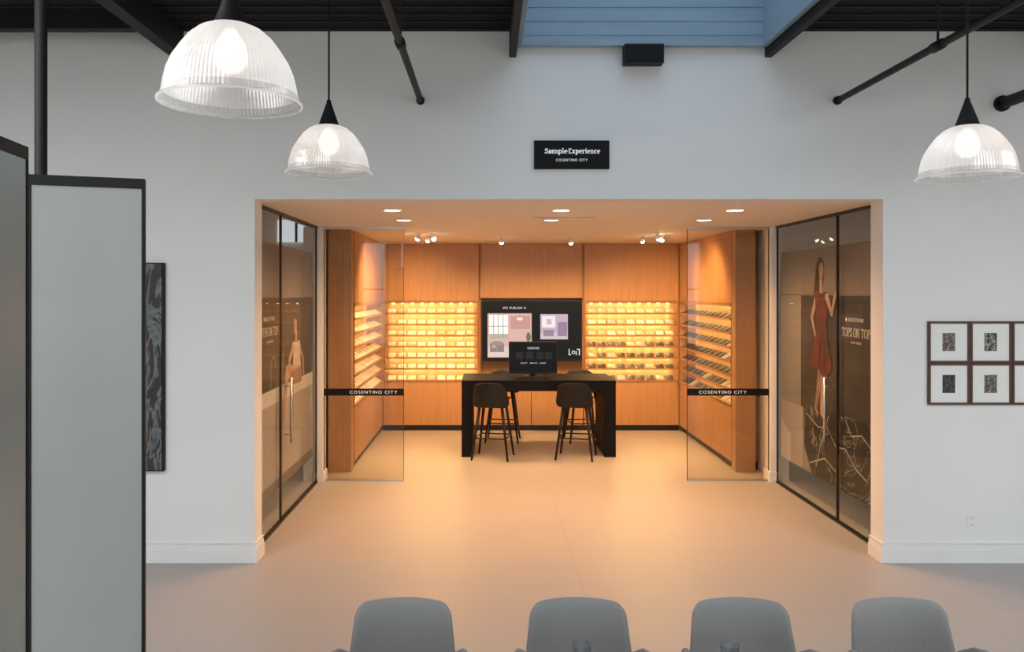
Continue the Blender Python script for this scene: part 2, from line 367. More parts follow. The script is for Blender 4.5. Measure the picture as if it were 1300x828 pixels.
# murals
def ell(c,a,b,n=20,rot=0):
    return [(c[0]+a*math.cos(t)*math.cos(rot)-b*math.sin(t)*math.sin(rot),c[1]+a*math.cos(t)*math.sin(rot)+b*math.sin(t)*math.cos(rot)) for t in [2*math.pi*i/n for i in range(n)]]
def smooth(pts,it=2):
    for _ in range(it):
        q=[]
        for i,a in enumerate(pts):
            b_=pts[(i+1)%len(pts)]; q+=[(a[0]*.75+b_[0]*.25,a[1]*.75+b_[1]*.25),(a[0]*.25+b_[0]*.75,a[1]*.25+b_[1]*.75)]
        pts=q
    return pts
class Mural:
    def __init__(s,X,sg): s.X=X;s.sg=sg;s.b=MB();s.k=0
    def poly(s,pts,mt,up=True):
        if up: s.k+=1
        x=s.X+s.sg*.00025*s.k
        s.b.add([(x,p[0],p[1]) for p in pts],[tuple(range(len(pts)))],mt)
    def rect(s,y0,y1,z0,z1,mt): s.poly([(y0,z0),(y1,z0),(y1,z1),(y0,z1)],mt)
    def limb(s,pts,mt):
        s.k+=1
        for (a,b) in zip(pts,pts[1:]):
            d=Vector((b[0]-a[0],b[1]-a[1])); n=Vector((-d.y,d.x)).normalized()
            s.poly([(a[0]+n.x*a[2],a[1]+n.y*a[2]),(b[0]+n.x*b[2],b[1]+n.y*b[2]),(b[0]-n.x*b[2],b[1]-n.y*b[2]),(a[0]-n.x*a[2],a[1]-n.y*a[2])],mt,False)
        s.k+=1
        for a in pts: s.poly(ell((a[0],a[1]),a[2],a[2],12),mt,False)
def fm_(n,c,v=.06,sc=3): return mat(n,c,.55,var=v,scale=sc)
T_taupe=fm_('print_taupe',(.25,.235,.24),.15,1.2); T_dark=fm_('print_dark',(.055,.048,.049),.4,1.5); T_ctr=fm_('print_counter',(.58,.54,.54)); T_cab=fm_('print_cabinet',(.36,.32,.32),.12,1.5)
T_skin=fm_('print_skin',(.42,.29,.24),.15,5); T_skin2=fm_('print_skin_shade',(.28,.18,.145),.15,5); T_hair=fm_('print_hair',(.07,.04,.03),.3,12); T_red=fm_('print_red',(.13,.036,.038),.35,7); T_redd=fm_('print_red_shade',(.07,.018,.02))
T_dress=fm_('print_dress',(.54,.47,.45),.12,8); T_line=fm_('print_line',(.16,.14,.14)); T_tan=fm_('print_tan',(.22,.20,.205),.2,1.0); T_lt=fm_('print_light',(.48,.45,.45))
T_marq=veinmat('print_marble',(.020,.019,.020),(.34,.33,.32),1.1,.5,.008)
T_chrome=fm_('print_chrome',(.25,.24,.24)); T_v=fm_('print_vein',(.50,.48,.47)); T_brow=fm_('print_brow',(.10,.05,.04)); T_lip=fm_('print_lip',(.30,.08,.07))
def face(mu,y,z,d):
    for s in (-.018,.018): mu.poly(ell((y+s+d,z+.008),.007,.004,8),T_brow,s<0)
    mu.poly(ell((y+d,z-.036),.012,.005,8),T_lip,False); mu.poly([(y+d-.004,z-.016),(y+d+.004,z-.016),(y+d,z+.002)],T_skin2,False)
mu=Mural(XL-.018,1)
mu.rect(6.51,8.9,.3,2.6,T_taupe); mu.rect(6.51,8.9,1.26,2.1,T_dark); mu.rect(6.51,7.55,2.1,2.115,T_line)
mu.rect(6.51,8.9,.3,1.12,T_cab); mu.rect(6.51,8.9,1.12,1.26,T_ctr); mu.rect(6.51,8.9,.3,.4,T_line)
for y in (7.0,7.6,8.4): mu.rect(y,y+.008,.4,1.12,T_line)
mu.limb([(7.18,1.26,.012),(7.18,1.50,.012),(7.24,1.56,.010),(7.32,1.54,.010),(7.34,1.46,.010)],T_chrome)
mu.poly(smooth([(7.96,1.86),(8.07,1.96),(8.22,1.92),(8.27,1.78),(8.26,1.55),(8.14,1.48),(8.0,1.66)]),T_hair)
mu.limb([(8.13,1.76,.034),(8.13,1.66,.04)],T_skin); mu.poly(ell((8.09,1.81),.065,.078),T_skin); face(mu,8.09,1.81,-.012)
mu.limb([(8.25,1.60,.045),(8.42,1.45,.034),(8.46,1.28,.025)],T_skin); mu.poly(smooth([(7.96,1.67),(8.13,1.63),(8.30,1.67),(8.28,1.48),(8.42,1.22),(7.90,1.22),(8.02,1.46)]),T_dress)
mu.limb([(8.0,1.61,.042),(7.84,1.47,.032),(7.90,1.34,.024)],T_skin); mu.limb([(8.26,1.31,.085),(7.76,1.37,.066),(7.68,1.16,.052),(7.64,.92,.03),(7.56,.88,.022)],T_skin)
mu.limb([(8.30,1.29,.08),(7.92,1.29,.066),(7.95,1.10,.052),(7.98,.86,.03),(7.90,.82,.022)],T_skin2)
ob=mu.b.obj('wall_mural',recalc=False); tag(ob,'printed kitchen mural with woman seated on pale counter, behind glass','mural')
XT=XL+.002
def logo(XT,yc,z,ysg,ob):
    text('lettering','SILESTONE',.046,(XT,yc,z),(0,ysg,0),(0,0,1),M_cream,ob,width=.30,space=.10)
    b=MB(); yy=yc-ysg*.185; b.add([(XT,yy-.016,z),(XT,yy,z-.022),(XT,yy+.016,z),(XT,yy,z+.022)],[(0,1,2,3)],M_cream); b.obj('emblem',ob,recalc=False)
def tops(XT,yc,z,ysg,ob):
    # one mesh per word
    r=(0,ysg,0)
    serif('lettering','TOPS',.112,(XT,yc-ysg*.172,z),r,(0,0,1),M_cream,ob,thick=.085,thin=.04,width=.205,space=.05)
    serif('lettering','ON',.112,(XT,yc+ysg*.012,z),r,(0,0,1),M_cream,ob,thick=.085,thin=.04,width=.105,space=.05)
    serif('lettering','TOP',.112,(XT,yc+ysg*.185,z),r,(0,0,1),M_cream,ob,thick=.085,thin=.04,width=.165,space=.05)
tops(XT,7.09,1.80,1,ob); logo(XT,7.09,1.915,1,ob)
text('lettering','A NEW DESIGN',.03,(XT,7.09,1.71),(0,1,0),(0,0,1),M_cream,ob,width=.2)
mu=Mural(XR+.018,-1)
mu.rect(6.51,8.9,.3,2.6,T_tan); mu.rect(6.51,8.34,.95,2.12,T_dark); mu.rect(8.34,8.9,.95,2.6,T_taupe); mu.rect(6.51,8.9,2.12,2.135,T_line)
mu.rect(8.3,8.9,.3,.95,T_cab); mu.poly([(8.62,.3),(8.9,.3),(8.9,.75),(8.62,.6)],T_lt)
mu.poly([(6.51,.3),(8.05,.3),(8.25,.55),(8.25,.98),(6.51,1.02)],T_marq)
for pts in ([(8.2,.9),(7.9,.80),(7.7,.84),(7.5,.68),(7.3,.70),(7.1,.56),(6.9,.50)],[(7.95,.4),(7.85,.62),(7.66,.95)],[(8.1,.40),(7.75,.52),(7.45,.43)],[(7.3,.98),(7.18,.84),(6.98,.88),(6.7,.74)]):
    mu.limb([(a,b,.005) for a,b in pts],T_v)
cy=7.80
mu.limb([(cy+.05,1.42,.05),(cy+.09,1.20,.046),(cy+.16,.98,.022),(cy+.10,.94,.02)],T_skin2)
mu.limb([(cy-.04,1.45,.07),(cy-.03,1.22,.052),(cy+.0,1.10,.044),(cy+.02,.95,.024),(cy-.07,.90,.022)],T_skin)
mu.poly(smooth([(cy-.05,2.46),(cy+.05,2.52),(cy+.14,2.46),(cy+.17,2.3),(cy+.22,2.10),(cy+.12,1.97),(cy+.03,2.12),(cy-.03,2.3)]),T_hair)
mu.limb([(cy+.03,2.3,.03),(cy+.03,2.17,.035)],T_skin); mu.poly(ell((cy+.02,2.37),.055,.08),T_skin); face(mu,cy+.02,2.37,-.01)
mu.limb([(cy+.13,2.11,.038),(cy+.25,1.9,.028),(cy+.16,1.72,.02)],T_skin)
mu.poly(smooth([(cy-.14,2.18),(cy+.02,2.13),(cy+.17,2.19),(cy+.16,2.0),(cy+.10,1.82),(cy+.24,1.55),(cy+.30,1.36),(cy+.12,1.42),(cy-.02,1.29),(cy-.27,1.41),(cy-.15,1.6),(cy-.08,1.82),(cy-.14,2.0)]),T_red)
mu.poly(smooth([(cy+.02,1.8),(cy+.11,1.43),(cy+.03,1.36)],1),T_redd); mu.poly(smooth([(cy-.04,1.8),(cy-.1,1.38),(cy-.03,1.34)],1),T_redd)
mu.limb([(cy-.11,2.11,.038),(cy-.22,1.95,.028),(cy-.30,2.14,.02)],T_skin)
ob=mu.b.obj('wall_mural',recalc=False); tag(ob,'printed mural of woman in red dress on black marble, behind glass','mural')
XT=XR-.002
tops(XT,7.06,1.79,-1,ob); logo(XT,7.06,1.905,-1,ob)
text('lettering','A NEW DESIGN',.03,(XT,7.06,1.70),(0,-1,0),(0,0,1),M_cream,ob,width=.2)

for n,(a,b_) in enumerate(((-1.866,-.952),(2.272,3.206))):
    e=empty('door_%d'%(3+n),((a+b_)/2,YD,0)); struct(e,'frameless clear glass sliding door with a black lettered band')
    box('glass_pane',a,b_,YD-.006,YD+.006,.012,CH-.02,M_door,e)
    m=MB().box(a,b_,YD-.012,YD+.012,0,.02,M_steel).box(a,b_,YD-.015,YD+.015,CH-.03,CH,M_steel)
    m.box(a,a+.005,YD-.008,YD+.008,.02,CH-.03,M_dframe).box(b_-.005,b_,YD-.008,YD+.008,.02,CH-.03,M_dframe); m.obj('rail',e)
    bd=box('safety_band',a,b_,YD-.0085,YD-.0065,.975,1.055,M_sign,e)
    text('lettering','COSENTINO CITY',.048,((a+b_)/2+(.11 if n==0 else -.06),YD-.01,1.015),(1,0,0),(0,0,1),M_white,bd,width=.54,space=.14)

# ------------------------------------------------------------------ sample room cabinetry
ZN0,ZN1=.80,2.0; NR=7; PITCH=(ZN1-ZN0)/NR
def unit(name,p0,r,out,length,depth,panels,label,n):
    p0=Vector(p0); r=Vector(r); out=Vector(out)
    def bx(m,a0,a1,d0,d1,z0,z1,mt):
        P=p0+r*a0-out*d0; Q=p0+r*a1-out*d1
        m.box(P.x,Q.x,P.y,Q.y,z0,z1,mt)
    mid=p0+r*length/2-out*depth/2
    e=empty(name,(mid.x,mid.y,0)); tag(e,label,'cabinet')
    g=.004
    m=MB(); bx(m,.0,length,.05,depth,0,.09,M_toe); m.obj('toe_kick',e)
    step=length/panels
    for i in range(panels):
        m=MB(); bx(m,i*step+g,(i+1)*step-g,0,depth,.09,ZN0-.04,M_wood); m.obj('base_panel',e,.003)
        m=MB(); bx(m,i*step+g,(i+1)*step-g,0,depth,ZN1+.02,CH-.002,M_wood); m.obj('upper_panel',e,.003)
    m=MB(); bx(m,0,length,-.012,depth,ZN0-.04,ZN0-.012,M_woodd); m.obj('ledge',e,.003)
    ND=.24
    m=MB(); bx(m,0,length,ND,depth,ZN0-.012,ZN1+.02,M_niche)
    bx(m,0,.03,0,ND,ZN0-.012,ZN1+.02,M_woodd); bx(m,length-.03,length,0,ND,ZN0-.012,ZN1+.02,M_woodd); m.obj('back_panel',e)
    st=(length-.12)/n
    for k in range(1,NR+1):
        z=ZN0+k*PITCH
        m=MB(); bx(m,.03,length-.03,0,ND,z-.018,z-.004 if k<NR else z+.02,M_wood); bx(m,.03,length-.03,-.008,.0,z-.024,z+.004 if k<NR else z+.02,M_woodd); m.obj('shelf',e)
        m=MB(); bx(m,.05,length-.05,.17,.182,z-.023,z-.018,M_led)
        for i in range(n):
            c=.06+st*(i+.5); bx(m,c-.020,c+.020,.165,.187,z-.029,z-.023,M_dot)
        m.obj('light_strip',e)
    return e
def samples(p0,r,out,length,n,mats,grp,lower=None):
    p0=Vector(p0); r=Vector(r); out=Vector(out); tiles={}
    step=(length-.12)/n
    ang=math.radians(30)
    for k in range(NR):
        z=ZN0+k*PITCH-.004 if k else ZN0-.012
        for i in range(n):
            pool=mats if not(lower and k<4) else lower
            mt,desc=random.choice(pool)
            w_=step*.40; first=mt.name not in tiles
            if first:
                L=.11
                m=MB()
                c,s=math.cos(ang),math.sin(ang); t=.010
                prof=[(0,0),(-L*c,L*s),(-L*c-t*s,L*s-t*c),(-t*s,-t*c)]
                zmin=min(q[1] for q in prof)
                vs=[r*x+out*q[0]+Vector((0,0,q[1]-zmin)) for x in (-w_,w_) for q in prof]
                m.add(vs,[(0,1,2,3),(7,6,5,4),(0,4,5,1),(1,5,6,2),(2,6,7,3),(3,7,4,0)],mt)
                o=m.obj('stone_sample',origin=(0,0,0)); tiles[mt.name]=o
            else:
                o=tiles[mt.name].copy(); COL.objects.link(o)
            P=p0+r*(.06+step*(i+.5))-out*.015
            o.location=(P.x,P.y,z+.001)
            tag(o,desc,'stone sample',grp)
s_cream=(mat('sample_cream',(.72,.64,.50),.35),'cream stone sample tile leaning on lit oak shelf')
s_white=(mat('sample_white',(.80,.76,.68),.3),'white stone sample tile leaning on lit oak shelf')
s_sand=(mat('sample_sand',(.55,.43,.30),.4,var=.1,scale=20),'sand stone sample tile leaning on lit oak shelf')
s_grey=(mat('sample_grey',(.07,.068,.066),.35,var=.2,scale=30),'grey stone sample tile leaning on oak shelf')
s_dark=(mat('sample_charcoal',(.014,.014,.016),.35),'charcoal stone sample tile leaning on oak shelf')
s_brown=(mat('sample_brown',(.05,.026,.017),.35,var=.2,scale=30),'brown stone sample tile leaning on oak shelf')
s_lg=(mat('sample_pale_grey',(.42,.41,.39),.35),'pale grey stone sample tile leaning on oak shelf')
LX=-1.62; RX=2.965; W1=1.49
unit('display_cabinet',(LX,YB,0),(1,0,0),(0,-1,0),W1,.35,1,'oak wall cabinet with lit rows of pale stone samples',9)
samples((LX,YB,0),(1,0,0),(0,-1,0),W1,9,[s_cream,s_white,s_white,s_sand],'samples on the back wall beside the television')
unit('display_cabinet',(1.49,YB,0),(1,0,0),(0,-1,0),RX-1.49,.35,1,'oak wall cabinet with lit rows of warm stone samples',9)
samples((1.49,YB,0),(1,0,0),(0,-1,0),RX-1.49,9,[s_cream,s_sand,s_white,s_lg],'samples on the back wall near the corner',lower=[s_brown,s_sand,s_grey,s_lg,s_grey])
SY=9.58
unit('display_cabinet',(LX,SY,0),(0,1,0),(1,0,0),YB-SY-.02,.32,3,'oak side cabinet with lit rows of white stone samples',11)
samples((LX,SY,0),(0,1,0),(1,0,0),YB-SY-.02,11,[s_white,s_cream,s_white],'samples on the side wall in pale stone')
unit('display_cabinet',(RX,SY,0),(0,1,0),(-1,0,0),YB-SY-.02,.32,3,'oak side cabinet with rows of dark stone samples',11)
samples((RX,SY,0),(0,1,0),(-1,0,0),YB-SY-.02,11,[s_dark,s_grey,s_brown,s_dark,s_dark,s_lg],'samples on the side wall in dark stone')
e=empty('television_cabinet',(.68,YB+.15,0)); tag(e,'oak wall panelling and base cabinet around the television','cabinet')
xa,xb=-.125,1.485
box('toe_kick',xa,xb,YB+.05,YB+.3,0,.09,M_toe,e)
box('base_panel',xa+.004,.676,YB,YB+.3,.09,.76,M_wood,e,.003); box('base_panel',.684,xb-.004,YB,YB+.3,.09,.76,M_wood,e,.003)
box('ledge',xa,xb,YB-.012,YB+.3,.76,.788,M_woodd,e,.003)
box('back_panel',xa,xb,YB+.06,YB+.3,.788,2.02,M_woodd,e)
box('upper_panel',xa+.006,xb-.006,YB,YB+.3,2.06,CH-.002,M_wood,e,.003)
box('side_panel',xa,xa+.022,YB-.02,YB+.3,.788,CH-.002,M_woodd,e); box('side_panel',xb-.022,xb,YB-.02,YB+.3,.788,CH-.002,M_woodd,e)
for a,b_ in ((-1.907,-1.63),(2.965,3.205)):
    o=MB().box(a,b_,9.42,9.57,0,CH-.002,M_wood).obj('cabinet_end_panel',bevel=.003); tag(o,'full-height oak end panel closing the side cabinet','panel','oak end panels')

# television
def emat(n,c,s=1.0): return mat(n,(c[0]*.15,c[1]*.15,c[2]*.15),.5,spec=.15,emit=c,es=s)
ty=YB-.06
e=empty('television',(.68,ty,1.56)); tag(e,'large black wall television showing two interior pictures','television')
MB().box(-.095,1.455,ty-.03,ty+.035,1.09,2.03,M_black).obj('casing',e,.006)
MB().box(.4,.96,ty+.035,YB+.058,1.35,1.75,M_blackm).obj('wall_bracket',e)
Y=ty-.032
SC=MB().box(-.075,1.435,Y,Y+.002,1.115,2.005,emat('tv_dark',(.006,.010,.012),1.0)); 
def tvx(px): return (px-619)*.0121
def tvz(py): return H-(py-370)*.0121
def tr(x0,x1,y0,y1,mt,k=1): SC.box(tvx(x0),tvx(x1),Y-.0006*k,Y,tvz(y1),tvz(y0),mt)
def te(cx,cy_,a,b,mt,k): SC.add([(tvx(cx+a*math.cos(t)),Y-.0006*k-.0002,tvz(cy_+b*math.sin(t))) for t in [2*math.pi*i/18 for i in range(18)]],[tuple(range(18))],mt)
P_=emat('tv_pink',(.62,.44,.42),.9); DK=emat('tv_dk',(.14,.09,.09),.6)
tr(619,675,398,454,P_,1); tr(621,645,400,430,emat('tv_window',(.86,.86,.9),1),2); tr(648,673,401,418,emat('tv_rose',(.50,.31,.30),.9),2)
for x in (626.5,632.5,638.5): tr(x,x+.6,400,430,DK,3)
tr(621,645,414,414.6,DK,3); tr(621,645,424,430,emat('tv_garden',(.45,.50,.44),.8),3); tr(619,675,440,454,emat('tv_floor',(.66,.60,.60),.9),2)
for i in range(5): tr(619+i*12,619.4+i*12,440,454,P_,3)
tr(622,640,436,447,emat('tv_sofa',(.28,.24,.26),.8),3); te(631,436,8,3,emat('tv_cushion',(.34,.30,.32),.8),4); te(627,440,3,2,emat('tv_cushion2',(.5,.42,.42),.8),5)
te(657,436,11,2.0,emat('tv_table',(.42,.20,.17),.8),4); tr(656.5,657.5,436,449,DK,3); te(657,449,5,1.1,DK,4)
for x in (648,664): tr(x,x+4,437,449,emat('tv_chair',(.30,.20,.19),.8),5)
te(660,405,4,2,emat('tv_lampshade',(.8,.68,.58),1),4); tr(659.8,660.2,399,404,DK,4)
te(671,428,3,6,emat('tv_plant',(.16,.19,.13),.8),5); tr(670,672,434,441,DK,5)
tr(686,721,399,431,emat('tv_lilac',(.48,.42,.56),.9),1); tr(686,721,423,431,emat('tv_floor2',(.56,.52,.60),.9),2); tr(688,705,401,416,emat('tv_white',(.78,.76,.84),.9),2); tr(708,720,409,427,emat('tv_plum',(.28,.22,.36),.9),3); tr(690,703,419,427,emat('tv_sofa3',(.30,.26,.34),.8),3); tr(694,700,405,412,emat('tv_art',(.55,.48,.64),.8),3)
sc=SC.obj('screen',e)
M_scr=emat('screen_white',(.8,.85,.88),.9)
text('lettering','WE PUBLISH A',.045,(tvx(653),Y-.005,tvz(391)),(1,0,0),(0,0,1),M_scr,sc,width=.36,space=.08)
lg=MB()
for q in ((722,723,443,451),(722,725,450,451),(732,736,443,444),(735,736,443,451),(731,732,446,451)):
    lg.box(tvx(q[0]),tvx(q[1]),Y-.006,Y-.004,tvz(q[3]),tvz(q[2]),M_scr)
P2=[(tvx(728)+.022*math.cos(t),Y-.006,tvz(447.5)+.022*math.sin(t)) for t in [2*math.pi*i/20 for i in range(20)]]
lg.tube(P2,.005,M_scr,6,closed=True); lg.obj('emblem',sc)

# ------------------------------------------------------------------ counter table, monitor, stools
e=empty('counter_table',(.667,10.72,0)); tag(e,'black waterfall counter table with thick slab legs','table')
TY0,TY1=10.27,11.15
box('tabletop',-.339,1.674,TY0,TY1,.86,1.0,M_counter,e,.004)
box('leg',-.339,-.19,TY0,TY1,0,.86,M_counter,e,.004); box('leg',1.525,1.674,TY0,TY1,0,.86,M_counter,e,.004)
e=empty('computer_monitor',(.61,10.78,1.0)); tag(e,'black desktop monitor showing dark screen on the counter','monitor')
MY=10.72
def mxx(px): return (px-619)*MY/1000
def mz(py): return H-(py-370)*MY/1000
MB().box(.49,.75,10.68,10.88,1.0,1.012,M_black).obj('base',e,.003)
MB().box(.58,.66,10.80,10.83,1.012,1.25,M_black).obj('stand',e,.003)
MB().box(mxx(646),mxx(707.5),MY,MY+.08,mz(474.5),mz(434),M_black).obj('casing',e,.004)
sc=MB().box(mxx(647),mxx(706.5),MY-.003,MY,mz(472),mz(435.5),emat('mon_dark',(.006,.007,.008),1)); 
for x in (655,668,681,692): sc.box(mxx(x),mxx(x+9),MY-.005,MY-.003,mz(456),mz(447),emat('mon_tile',(.02,.021,.024),1))
sc=sc.obj('screen',e)
text('lettering','COSENTINO',.04,(mxx(677),MY-.008,mz(442)),(1,0,0),(0,0,1),M_scr,sc,width=.16)
text('lettering','SELECT   SEARCH   SHARE',.022,(mxx(677),MY-.008,mz(461)),(1,0,0),(0,0,1),M_scr,sc,width=.34)
kb=MB().box(.40,.82,10.42,10.55,1.0,1.015,M_blackm)
for i in range(12):
    for j in range(4): kb.box(.412+i*.0335,.412+i*.0335+.028,10.43+j*.028,10.43+j*.028+.023,1.015,1.02,M_black)
tag(kb.obj('keyboard'),'black computer keyboard on the counter table','keyboard')

def rrect(hw,hh,rc,n=6,taper=0):
    pts=[]
    for cx,cy,a0 in ((hw-rc,hh-rc,0),(-hw+rc,hh-rc,90),(-hw+rc,-hh+rc,180),(hw-rc,-hh+rc,270)):
        for i in range(n+1):
            a=math.radians(a0+90*i/n); pts.append((cx+rc*math.cos(a),cy+rc*math.sin(a)))
    out=[]
    for i,p in enumerate(pts):
        q=pts[(i+1)%len(pts)]; out.append(p); L=math.hypot(q[0]-p[0],q[1]-p[1]); k=int(L/.04)
        for j in range(1,k+1): out.append((p[0]+(q[0]-p[0])*j/(k+1),p[1]+(q[1]-p[1])*j/(k+1)))
    return [(x*(1+taper*y/hh),y) for x,y in out]
def stool():
    e=empty('bar_stool')
    MB().pillow(rrect(.225,.22,.09),.035,lambda x,y,t:(x,y,.735+t+.9*x*x),M_black).obj('seat',e)
    MB().pillow(rrect(.235,.165,.08,taper=-.06),.022,lambda x,y,t:(x*(1-.12*(y+.16)),-.225+1.7*x*x-.22*(y+.16)-t,.845+y-.8*x*x*(1 if y>0 else .3)),M_black).obj('backrest',e)
    tops=[(.14,.13),(-.14,.13),(.14,-.13),(-.14,-.13)]; bots=[(.235,.22),(-.235,.22),(.235,-.22),(-.235,-.22)]
    for a,b in zip(tops,bots): MB().cyl((a[0],a[1],.735),(b[0],b[1],0),.021,.013,M_black,12).obj('leg',e)
    z=.28; k=1-z/.735; q=lambda i:(tops[i][0]+(bots[i][0]-tops[i][0])*k,tops[i][1]+(bots[i][1]-tops[i][1])*k,z)
    m=MB()
    for i,j in ((0,1),(2,3),(0,2),(1,3)): m.cyl(q(i),q(j),.009,.009,M_black,8)
    m.obj('footrest',e)
    return e
s1=stool(); tag(s1,'black shell bar stool with splayed legs at the counter','stool','stools at the counter')
clone(s1,(1.15,10.24,0),(0,0,math.radians(-14)))
clone(s1,(.22,11.40,0),(0,0,math.radians(174)))
clone(s1,(1.38,11.40,0),(0,0,math.radians(186)))
s1.location=(.07,10.24,0); s1.rotation_euler=(0,0,math.radians(-12))

# ------------------------------------------------------------------ ceiling fittings
def downlight(x,y,p):
    e=empty('recessed_downlight',(x,y,CH)); tag(e,'round recessed downlight glowing warm in the white ceiling','ceiling light','downlights')
    MB().lathe([(.094,0),(.094,-.006),(.078,-.006),(.074,0)],(x,y,CH),M_plastic,32).obj('trim_ring',e)
    MB().lathe([(.074,-.001),(.074,-.003)],(x,y,CH),M_lamp,32,cap=True).obj('lamp',e)
    light('downlight_lamp','SPOT',(x,y,CH-.02),p,(1,.54,.235),.10,spot=math.radians(150),blend=.8)
for x,y,p in ((-.866,7.16,105),(.67,7.16,105),(2.25,7.16,105),(-.867,8.15,165),(.66,8.15,165),(2.24,8.15,165)): downlight(x,y,p)
def track(x,y,aim):
    e=empty('ceiling_spotlight',(x,y,CH)); tag(e,'small adjustable ceiling spotlight glowing warm','ceiling light','spotlights')
    d=Vector(aim).normalized(); c=Vector((x,y,CH-.045))
    MB().cyl((x,y,CH),(x,y,CH-.008),.035,.035,M_plastic,20).cyl((x,y,CH-.008),c,.006,.006,M_plastic,8).obj('mount',e)
    MB().cyl(c-d*.02,c+d*.022,.022,.030,M_plastic,20).obj('lamp_head',e)
    MB().lathe([(.004,-.030),(.020,-.022),(.029,0),(.020,.022),(.004,.030)],tuple(c+d*.026),M_spot,20,cap=True).obj('lamp',e)
    q=d.to_track_quat('-Z','Y').to_euler()
    light('spot_lamp','SPOT',tuple(c+d*.075),155,(1,.56,.215),.06,rot=q,spot=math.radians(125),blend=.9)
for x,y,a in ((-.88,10.0,(-.5,.6,-1)),(-.78,10.35,(-.3,.6,-1)),(.19,10.75,(0,.4,-1)),(1.14,10.8,(.1,.4,-1)),(2.06,10.5,(.3,.6,-1)),(2.16,10.0,(.6,.5,-1)),(-.70,10.05,(.6,-.2,-1)),(2.28,10.25,(-.6,-.2,-1))): track(x,y,a)
tag(MB().box(.46,1.07,7.80,7.84,CH-.004,CH,M_blackm).box(.44,1.09,7.78,7.80,CH-.005,CH,M_plastic).box(.44,1.09,7.84,7.86,CH-.005,CH,M_plastic).obj('slot_diffuser'),'long narrow air slot diffuser in the white ceiling','air vent')

def pipe(x,z,r,y0,fit,label):
    e=empty('ceiling_pipe',(x,(y0+YW)/2,z)); tag(e,label,'pipe')
    MB().cyl((x,y0,z),(x,YW-.002,z),r,r,M_blackm,16).obj('pipe_run',e)
    for y in fit: 
        MB().cyl((x,y-.05,z),(x,y+.05,z),r*1.35,r*1.35,M_blackm,16).obj('coupling',e)
        MB().cyl((x,y,z+r),(x,y,HT),.008,.008,M_blackm,8).obj('hanger_rod',e)
    MB().cyl((x,YW-.03,z),(x,YW-.002,z),r*1.4,r*1.4,M_blackm,16).obj('flange',e)
pipe(-.535,3.685,.024,-5,(4.83,),'black steel sprinkler pipe running into the white wall')
pipe(2.79,3.685,.024,-5,(4.88,),'black steel pipe with coupling running into the wall')
pipe(4.10,3.66,.045,-5,(3.5,),'thick black pipe running into the wall')
e=empty('loudspeaker',(1.23,6.2,4.02)); tag(e,'black box loudspeaker mounted high on the wall','speaker')
MB().box(1.07,1.38,6.15,6.26,3.95,4.10,M_blackm).obj('cabinet',e,.006); MB().box(1.085,1.365,6.14,6.15,3.965,4.085,M_sign).obj('grille',e,.003); MB().box(1.17,1.27,6.26,6.29,3.99,4.06,M_blackm).obj('bracket',e)

def pendant(x,y,z,label):
    e=empty('pendant_lamp',(x,y,z)); tag(e,label,'pendant lamp','prismatic pendant lamps')
    lo=[(.250,0),(.252,.006),(.240,.012),(.236,.035)]
    prof=[(.236,.035),(.231,.065),(.221,.109),(.204,.150),(.176,.194),(.148,.232),(.114,.262),(.08,.278),(.05,.285)]
    MB().lathe(prof,(x,y,z),M_shade,200,rib=.005,sm=False).lathe(lo,(x,y,z),M_shade2,200,rib=.005,sm=False).obj('lamp_shade',e)
    MB().lathe([(.248,-.004),(.255,-.002),(.255,.004),(.248,.006)],(x,y,z),M_shade2,64).obj('shade_rim',e)
    MB().lathe([(.066,.268),(.066,.282),(.058,.292),(.045,.33),(.026,.385),(.014,.42),(.012,.435)],(x,y,z),M_blackm,32,cap=True).obj('lamp_cap',e)
    MB().lathe([(.02,.27),(.03,.25),(.05,.22),(.062,.18),(.055,.14),(.03,.115),(.005,.11)],(x,y,z),M_bulb,24,cap=True).obj('bulb',e)
    MB().cyl((x,y,z+.43),(x,y,HT-.02),.006,.006,M_black,8).obj('cord',e)
    MB().cyl((x,y,HT-.03),(x,y,HT),.05,.05,M_blackm,20).obj('canopy',e)
    light('pendant_light','POINT',(x,y,z+.12),2.3,(1,.97,.94),.11)
pendant(-.932,2.86,2.845,'ribbed clear glass dome pendant lamp lit beside the slabs')
pendant(-.941,4.67,2.862,'ribbed clear glass dome pendant lamp on a black cord')
pendant(2.625,4.31,2.785,'ribbed clear glass dome pendant lamp on a long black cord')

e=empty('wall_sign',(.67,YW,3.25)); tag(e,'black rectangular sign with white lettering above the opening','sign')
box('sign_plate',.371,.969,YW-.025,YW,3.138,3.364,M_sign,e,.002)
serif('lettering','Sample',.056,(.5455,YW-.027,3.280),(1,0,0),(0,0,1),M_white,e,thick=.14,thin=.07,width=.181,space=.05)
serif('lettering','Experience',.056,(.770,YW-.027,3.280),(1,0,0),(0,0,1),M_white,e,thick=.14,thin=.07,width=.250,space=.05)
text('lettering','COSENTINO CITY',.030,(.67,YW-.027,3.208),(1,0,0),(0,0,1),M_white,e,width=.25,bold=.0003,space=.14)

